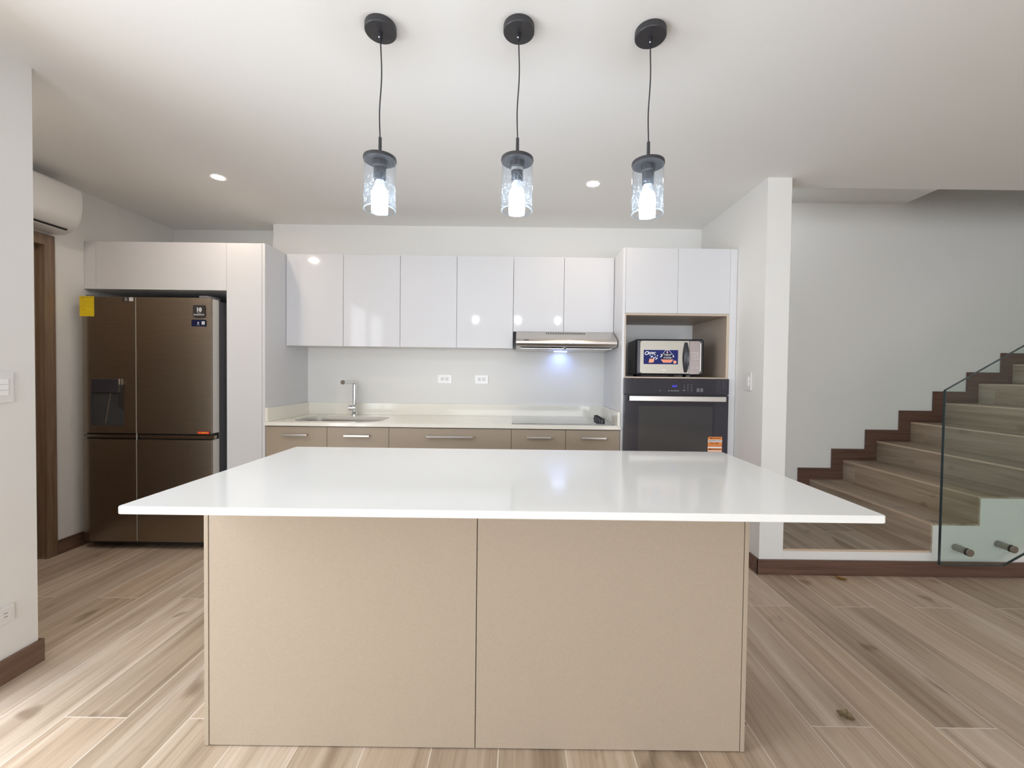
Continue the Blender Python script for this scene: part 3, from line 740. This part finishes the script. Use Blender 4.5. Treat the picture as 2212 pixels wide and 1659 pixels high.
o = bpy.data.objects.new('hood_lamp_light', l); C.objects.link(o); o.location = (.36-.36, 3.565-3.4, 1.458-1.468); o.rotation_euler = (math.radians(25), 0, 0); o.parent = ho

# ------------------------------------------------------------------ refrigerator
FX0, FX1, FY = -3.063, -2.157, 2.940
fr = thing('refrigerator', 'dark steel four-door refrigerator with water dispenser and stickers, in the corner recess', 'refrigerator', (-2.61, 3.35, 0))
m = MB(); m.box(FX0+.012, FX1-.012, FY+.098, 3.80, .055, 1.772, .004)
m.build('body', MT['fridgebody'], fr)
MB().box(FX0+.02, FX1-.02, FY+.06, FY+.10, .02, .056).build('toe_grille', MT['dark'], fr)
for x in (FX0+.08, FX1-.08):
    for y in (FY+.125, 3.7): MB().cyl((x, y, 0), (x, y, .056), .022, seg=16).build('foot', MT['dark'], fr)
sm = -2.6745
m = MB(); m.box(FX0+.012, FX1-.012, FY+.03, FY+.099, .782, .824); m.build('handle_recess', MT['dark'], fr)
doors = {}
for key, a, b_, z0, z1 in (('ul', FX0, sm-.004, .8245, 1.778), ('ur', sm+.004, FX1, .8245, 1.778), ('ll', FX0, sm-.004, .058, .7815), ('lr', sm+.004, FX1, .058, .7815)):
    # each outer edge bows back softly
    bw, dp_ = (.065, .015) if key[1] == 'l' else (.140, .010)
    arc = [(bw*(1-q/10), dp_*(q/10)**2) for q in range(0, 11)]
    if key[1] == 'l': pf = [(b_, FY)] + [(a+u, FY+v) for u, v in arc] + [(a, FY+.03), (b_, FY+.03)]
    else: pf = [(a, FY), (a, FY+.03), (b_, FY+.03)] + [(b_-u, FY+v) for u, v in arc][::-1]
    m = MB(); m.prism(pf, 'z', z0, z1, .002, 2, 0)
    m.box(a+.001, b_-.001, FY+.0285, FY+.095, z0+.002, z1-.002, .002, 2, 1)
    doors[key] = m.build('door', [MT['fridge'], MT['fridgeside']], fr)
for a, b_ in ((FX0+.004, sm-.006), (sm+.012, FX1+.020)):
    MB().prism([(FY+.010, .812), (FY+.018, .790), (FY+.035, .786), (FY+.045, .812)], 'x', a, b_, .001).build('grip_rail', MT['fridge'], fr)
MB().box(sm-.0036, sm+.0005, FY+.004, FY+.010, .062, 1.776).build('gasket', MT['fridgeside'], fr)
for a in (FX1-.09, FX0+.02): MB().box(a, a+.07, FY+.02, FY+.14, 1.7785, 1.796, .004).build('hinge_cover', MT['fridgebody'], fr)
# dispenser: framed dark box with a sunken bay, paddle and drip tray
dx0, dx1, dz0, dz1 = -2.985, -2.760, .882, 1.198
dp = MB(); yf = FY-.004
dp.box(dx0, dx0+.006, yf, FY+.003, dz0, 1.165); dp.box(dx0, dx1, yf, FY+.003, dz0-.004, dz0+.010, .001)
dp.box(dx0+.006, dx1, FY-.0012, FY+.003, dz0+.010, 1.108); 
dpo = dp.build('dispenser', MT['dispenser'], doors['ul'])
MB().box(dx0+.012, dx1-.022, yf-.012, FY+.002, 1.110, 1.205, .003).build('dispenser_head', MT['ovglass'], doors['ul'])
m = MB(); m.box(dx0+.010, dx1-.019, yf-.0125, yf-.0105, 1.2040, 1.2065); m.box(dx1-.0215, dx1-.0195, yf-.0125, yf, 1.112, 1.2065)
m.build('dispenser_trim', MT['steel'], doors['ul'])
m = MB(); m.prism([(-2.890, .893), (-2.884, .893), (-2.846, 1.105), (-2.852, 1.105)], 'y', FY-.004, FY-.0014); m.build('dispenser_paddle', MT['steel'], doors['ul'])
m = MB(); m.prism([(-2.800, 1.020), (-2.762, .985), (-2.758, 1.165), (-2.775, 1.165)], 'y', FY-.004, FY-.0014); m.build('dispenser_spout', MT['dark'], doors['ul'])
# stickers
yk = FY-.0006
s = MB().box(-3.0635, -2.962, yk, yk+.0004, 1.640, 1.7795).build('energy_sticker', MT['yellow'], doors['ul'])
it = [('ENERGYGUIDE', -3.012, yk-.0003, 1.770, .012, 0, .0001, 'CENTER')]
for k in range(7): it.append(('-- - ------- ---- ----- --- ----', -3.012, yk-.0003, 1.757-k*.0085, .0095, 0, 0, 'CENTER'))
it += [('$ 71', -3.035, yk-.0003, 1.688, .011, 0, 0, 'CENTER'), ('-- --- ---- -- -', -3.012, yk-.0003, 1.672, .008, 0, 0, 'CENTER'), ('--- -- - ---', -3.012, yk-.0003, 1.660, .008, 0, 0, 'CENTER')]
lines('lettering', it, MT['yellowprint'], s)
s = MB().box(-2.763, -2.688, yk, yk+.0004, 1.747, 1.777).build('inverter_sticker', MT['blackprint'], doors['ul'])
lines('lettering', [('Inverter', -2.738, yk-.0003, 1.7535, .0085, 0, 0, 'CENTER')], MT['greyprint'], s)
m = MB(); m.lathe([(.006, 0), (.0075, .0002), (.009, 0)], (0, 0, 0), 20)
for v in m.bm.verts: v.co = Vector((-2.739+v.co.x, yk-.0002-v.co.z, 1.765+v.co.y))
m.build('emblem', MT['greyprint'], s)
MB().box(-2.718, -2.6885, yk-.0002, yk, 1.7485, 1.7755).build('white_square', MT['greyprint'], s)
s = MB().prism([(-2.273, 1.646), (-2.262, 1.640), (-2.231, 1.636), (-2.200, 1.640), (-2.189, 1.646), (-2.189, 1.722), (-2.195, 1.727), (-2.267, 1.727), (-2.273, 1.722)], 'y', yk, yk+.0004).build('warranty_sticker', MT['blackprint'], doors['ur'])
lines('lettering', [('10', -2.231, yk-.0003, 1.694, .038, 0, .0016, 'CENTER'), ('Y E A R', -2.231, yk-.0003, 1.6725, .008, 0, 0, 'CENTER'), ('[WARRANTY]', -2.231, yk-.0003, 1.660, .0118, 0, .0002, 'CENTER')], MT['lettering'], s)
s = MB().prism(rrect(-2.283, -2.184, 1.579, 1.626, .004, 3), 'y', yk, yk+.0004).build('app_sticker', MT['navy'], doors['ur'])
m = MB(); m.box(-2.212, -2.190, yk-.0002, yk, 1.592, 1.615); m.ball((-2.236, yk, 1.604), .006, (1, .05, 1), u=12, v=8); m.box(-2.244, -2.228, yk-.0002, yk, 1.589, 1.592)
m.build('printed_icon', MT['greyprint'], s)
s = MB().box(-2.243, -2.161, yk, yk+.0004, .826, .843).build('red_sticker', MT['red'], doors['ur'])
lines('lettering', [('O  INVERTER', -2.202, yk-.0003, .8345, .0105, 0, .0002, 'CENTER')], MT['yellow'], s)

# ------------------------------------------------------------------ air conditioner over the door
ac = thing('air_conditioner', 'white split air conditioner mounted above the brown corridor door', 'air conditioner', (-3.04, 2.42, 2.16))
prof = [(-3.1380, 2.175), (-3.105, 2.166), (-3.050, 2.168), (-3.000, 2.190), (-2.962, 2.225), (-2.940, 2.270), (-2.930, 2.330), (-2.929, 2.390), (-2.934, 2.445), (-2.948, 2.470), (-2.985, 2.482), (-3.1380, 2.484)]
MB().prism(prof, 'y', 1.97, 2.84, .006, 3).build('casing', MT['acwhite'], ac, ang=40)
fp = [(-2.9935, 2.197), (-2.9590, 2.231), (-2.9375, 2.272), (-2.9270, 2.331), (-2.9260, 2.390), (-2.9310, 2.445), (-2.945, 2.466), (-2.95, 2.46), (-2.94, 2.39), (-2.94, 2.33), (-2.95, 2.275), (-2.97, 2.235), (-3.00, 2.203)]
MB().prism(fp, 'y', 1.985, 2.822, .001).build('front_panel', MT['acwhite'], ac, ang=40)
MB().prism([(-3.000, 2.186), (-2.990, 2.194), (-2.996, 2.200), (-3.008, 2.192)], 'y', 2.0, 2.80).build('air_slot', MT['dark'], ac)
MB().prism([(-3.095, 2.1655), (-3.006, 2.186), (-3.003, 2.181), (-3.050, 2.1625)], 'y', 2.02, 2.79, .001).build('louvre', MT['acwhite'], ac)

# ------------------------------------------------------------------ pendant lamps
PY = 1.562
pd = thing('pendant_lamp', 'leftmost of the three seeded-glass pendant lamps over the island', 'pendant lamp', (-.5175, PY, 0), 'glass pendant lamps over the island')
lx = -.5175
MB().lathe([(0, ZC-.0005), (.0555, ZC-.0005), (.0565, ZC-.004), (.0565, ZC-.022), (.0545, ZC-.025), (0, ZC-.025)], (lx, PY, 0), 48).build('ceiling_canopy', MT['black'], pd)
MB().cyl((lx, PY, ZC-.055), (lx, PY, ZC-.024), .006, .0075, 16).build('cord_grip', MT['blackpl'], pd)
m = MB(); m.ball((lx-.003, PY-.007, ZC-.045), .0035); m.build('set_screw', MT['screw'], pd)
pts = []
for k in range(25):
    t_ = k/24; z = ZC-.05-t_*(ZC-.05-2.135); pts.append((lx+.0045*math.sin(t_*5.2+.3)*math.sin(math.pi*t_), PY+.003*math.sin(t_*4)*math.sin(math.pi*t_), z))
MB().tube(pts, .0024, 10).build('cord', MT['blackpl'], pd)
MB().cyl((lx, PY, 2.066), (lx, PY, 2.140), .0062, .0058, 16).build('stem', MT['black'], pd)
MB().lathe([(0, 2.070), (.050, 2.070), (.0585, 2.066), (.0595, 2.058), (.0585, 2.054), (0, 2.053)], (lx, PY, 0), 48).build('cap_disc', MT['black'], pd)
MB().lathe([(0, 2.0535), (.026, 2.0535), (.026, 2.034), (.022, 2.029), (.0215, 1.990), (.019, 1.984), (0, 1.984)], (lx, PY, 0), 32).build('socket', MT['black'], pd)
MB().lathe([(.0570, 2.053), (.0570, 1.8765), (.0562, 1.875), (.0545, 1.8765), (.0545, 2.053)], (lx, PY, 0), 64).build('glass_shade', MT['shadeglass'], pd)
MB().lathe([(.0576, 1.8775), (.0573, 1.8750), (.0557, 1.8740), (.0543, 1.8750), (.0540, 1.8775), (.0557, 1.8790), (.0576, 1.8775)], (lx, PY, 0), 64).build('glass_rim', MT['rimglass'], pd)
bl = MB().lathe([(.0, 1.8770), (.010, 1.8785), (.019, 1.884), (.0265, 1.894), (.0300, 1.908), (.0300, 1.922), (.0280, 1.936), (.0240, 1.9510), (.0225, 1.954)], (lx, PY, 0), 32).build('bulb', MT['bulb'], pd)
MB().lathe([(.0225, 1.954), (.0190, 1.968), (.0150, 1.985)], (lx, PY, 0), 32).build('bulb_neck', MT['bulbneck'], bl)
def pend(x, y, label):
    c = copy_tree(pd); c.location = (x, y, 0); c['label'] = label; return c
p2 = pend(-.0125, 1.556, 'middle one of the three pendant lamps, with a paper sticker on its socket')
p3 = pend(.4710, 1.570, 'rightmost of the three seeded-glass pendant lamps over the island')
b = bmesh.new(); rg = []
for z in (2.019, 2.043):
    rg.append([b.verts.new((.0232*math.cos(math.radians(a)), .0232*math.sin(math.radians(a)), z)) for a in range(200, 341, 7)])
for k in range(len(rg[0])-1): b.faces.new((rg[0][k], rg[0][k+1], rg[1][k+1], rg[1][k]))
bmesh.ops.solidify(b, geom=b.faces[:], thickness=.0004)
m = MB(); m._add(b); s = m.build('socket_sticker', MT['greyprint'], p2, True)
lines('lettering', [('MAX 60W', 0, -.0240, 2.036, .006, 0, 0, 'CENTER'), ('E26 120V', 0, -.0240, 2.029, .0055, 0, 0, 'CENTER')], MT['blackprint'], s, True)

# recessed ceiling downlights, plus an added one hidden in the corridor
def downlight(x, y, label, glow='downlight'):
    t = thing('ceiling_downlight', label, 'downlight', (x, y, ZC), 'recessed downlights in the kitchen ceiling')
    MB().lathe([(.037, ZC-.0005), (.048, ZC-.0005), (.0495, ZC-.002), (.048, ZC-.004), (.039, ZC-.003), (.037, ZC-.0010)], (x, y, 0), 40).build('trim_ring', MT['white_pl2'], t)
    MB().lathe([(0, ZC-.0024), (.036, ZC-.0024), (.0385, ZC-.0008), (.0, ZC-.0006)], (x, y, 0), 40).build('lamp', MT[glow], t)
downlight(-1.985, 2.786, 'warm round ceiling downlight in front of the slim tall cabinet')
downlight(-2.35, 1.80, 'added unseen downlight filling the corridor by the brown door with warm light', 'corridorfill')  # added out of view behind the stub wall to brighten the corridor wall
downlight(.482, 2.816, 'warm round ceiling downlight in front of the range hood')

# ------------------------------------------------------------------ switches and outlets
t = thing('light_switch', 'white square three-gang switch plate on the left stub wall', 'switch', (XL+.004, 1.655, 1.2))
m = MB(); m.prism(rrect(1.592, 1.7165, 1.136, 1.263, .008), 'x', XL+.0005, XL+.009, .002); m.build('plate', MT['white_pl'], t)
for k in range(3):
    z = 1.166+k*.0225; MB().box(XL+.008, XL+.0125, 1.612, 1.6965, z, z+.0205, .0015).build('rocker', MT['white_pl2'], t)
t = thing('power_outlet', 'white power outlet plate low on the left stub wall', 'outlet', (XL+.004, 1.655, .275))
MB().prism(rrect(1.592, 1.711, .241, .310, .005), 'x', XL+.0005, XL+.008, .002).build('plate', MT['white_pl'], t)
for yc in (1.630, 1.676):
    s = MB().box(XL+.007, XL+.0095, yc-.019, yc+.019, .258, .295, .003).build('socket_face', MT['white_pl'], t)
    m = MB()
    for z in (.2700, .2840): m.box(XL+.0092, XL+.0098, yc-.004, yc+.010, z-.0011, z+.0011)
    m.build('slot', MT['dark'], s)
t = thing('light_switch', 'white two-rocker switch plate on the pillar wall beside the oven cabinet', 'switch', (XR-.004, 2.866, 1.245))
MB().prism(rrect(2.826, 2.906, 1.182, 1.307, .005), 'x', XR-.009, XR-.0005, .002).build('plate', MT['white_pl'], t)
for z in (1.212, 1.2455): MB().box(XR-.0125, XR-.008, 2.846, 2.868, z, z+.031, .0015).build('rocker', MT['white_pl2'], t)
def outlet(x0, x1, label):
    xc = (x0+x1)/2; t = thing('power_outlet', label, 'outlet', (xc, YB-.004, 1.221), 'outlets over the back worktop')
    MB().prism(rrect(x0, x1, 1.184, 1.259, .005), 'y', YB-.008, YB-.0005, .002).build('plate', MT['white_pl2'], t)
    for dx in (-.0195, .0195):
        s = MB().prism(rrect(xc+dx-.0165, xc+dx+.0165, 1.203, 1.240, .006), 'y', YB-.0095, YB-.0072, .0008).build('socket_face', MT['white_pl'], t)
        m = MB()
        for z in (1.2275, 1.2155): m.box(xc+dx-.003, xc+dx+.006, YB-.0099, YB-.0093, z-.0012, z+.0012)
        m.cyl((xc+dx-.010, YB-.0099, 1.2215), (xc+dx-.010, YB-.0093, 1.2215), .0024, seg=10)
        m.build('slot', MT['dark'], s)
outlet(-.698, -.577, 'white duplex outlet on the back wall, the one nearer the tap')
outlet(-.373, -.260, 'white duplex outlet on the back wall, the one nearer the cooktop')

# ------------------------------------------------------------------ things lying on the floor
def curled(name, mat, pos, rz, ln_, wd_, curl, fold, label, cat, jag=0.):
    b = bmesh.new(); n, q = 12, 6; g = []
    for i in range(n+1):
        t_ = i/n; hw = wd_/2*math.sin(math.pi*min(1, t_*.96+.03))**.8
        row = []
        for j in range(q+1):
            s_ = j/q*2-1; hw2 = hw*(1+jag*math.sin(7*t_*3+j*2.1))
            row.append(b.verts.new(((t_-.5)*ln_, s_*hw2, .0025+curl*(2*t_-1)**2+fold*abs(s_)*math.sin(math.pi*t_)+jag*.010*math.sin(9*t_+4*s_))))
        g.append(row)
    for i in range(n):
        for j in range(q): b.faces.new((g[i][j], g[i+1][j], g[i+1][j+1], g[i][j+1]))
    zmin = min(v.co.z for v in b.verts)
    for v in b.verts: v.co.z -= zmin-.0008
    bmesh.ops.solidify(b, geom=b.faces[:], thickness=.0006)
    m = MB(); m._add(b); o = m.build(name, mat, ang=60); o.location = pos; o.rotation_euler = (0, 0, rz)
    return tag(o, label, cat)
curled('dry_leaf', MT['leaf'], (2.055, 2.628, .001), math.radians(-38), .072, .034, .014, .012, 'small curled yellow-brown leaf lying by the dark baseboard', 'leaf')
curled('dry_leaf', MT['leaf2'], (1.243, 1.548, .001), math.radians(-55), .058, .050, .012, .016, 'crumpled brown leaf on a tile joint right of the island', 'leaf', .28)

for o in bpy.data.objects:
    if o.type == 'LIGHT' and o.parent is None: o['kind'] = 'structure'
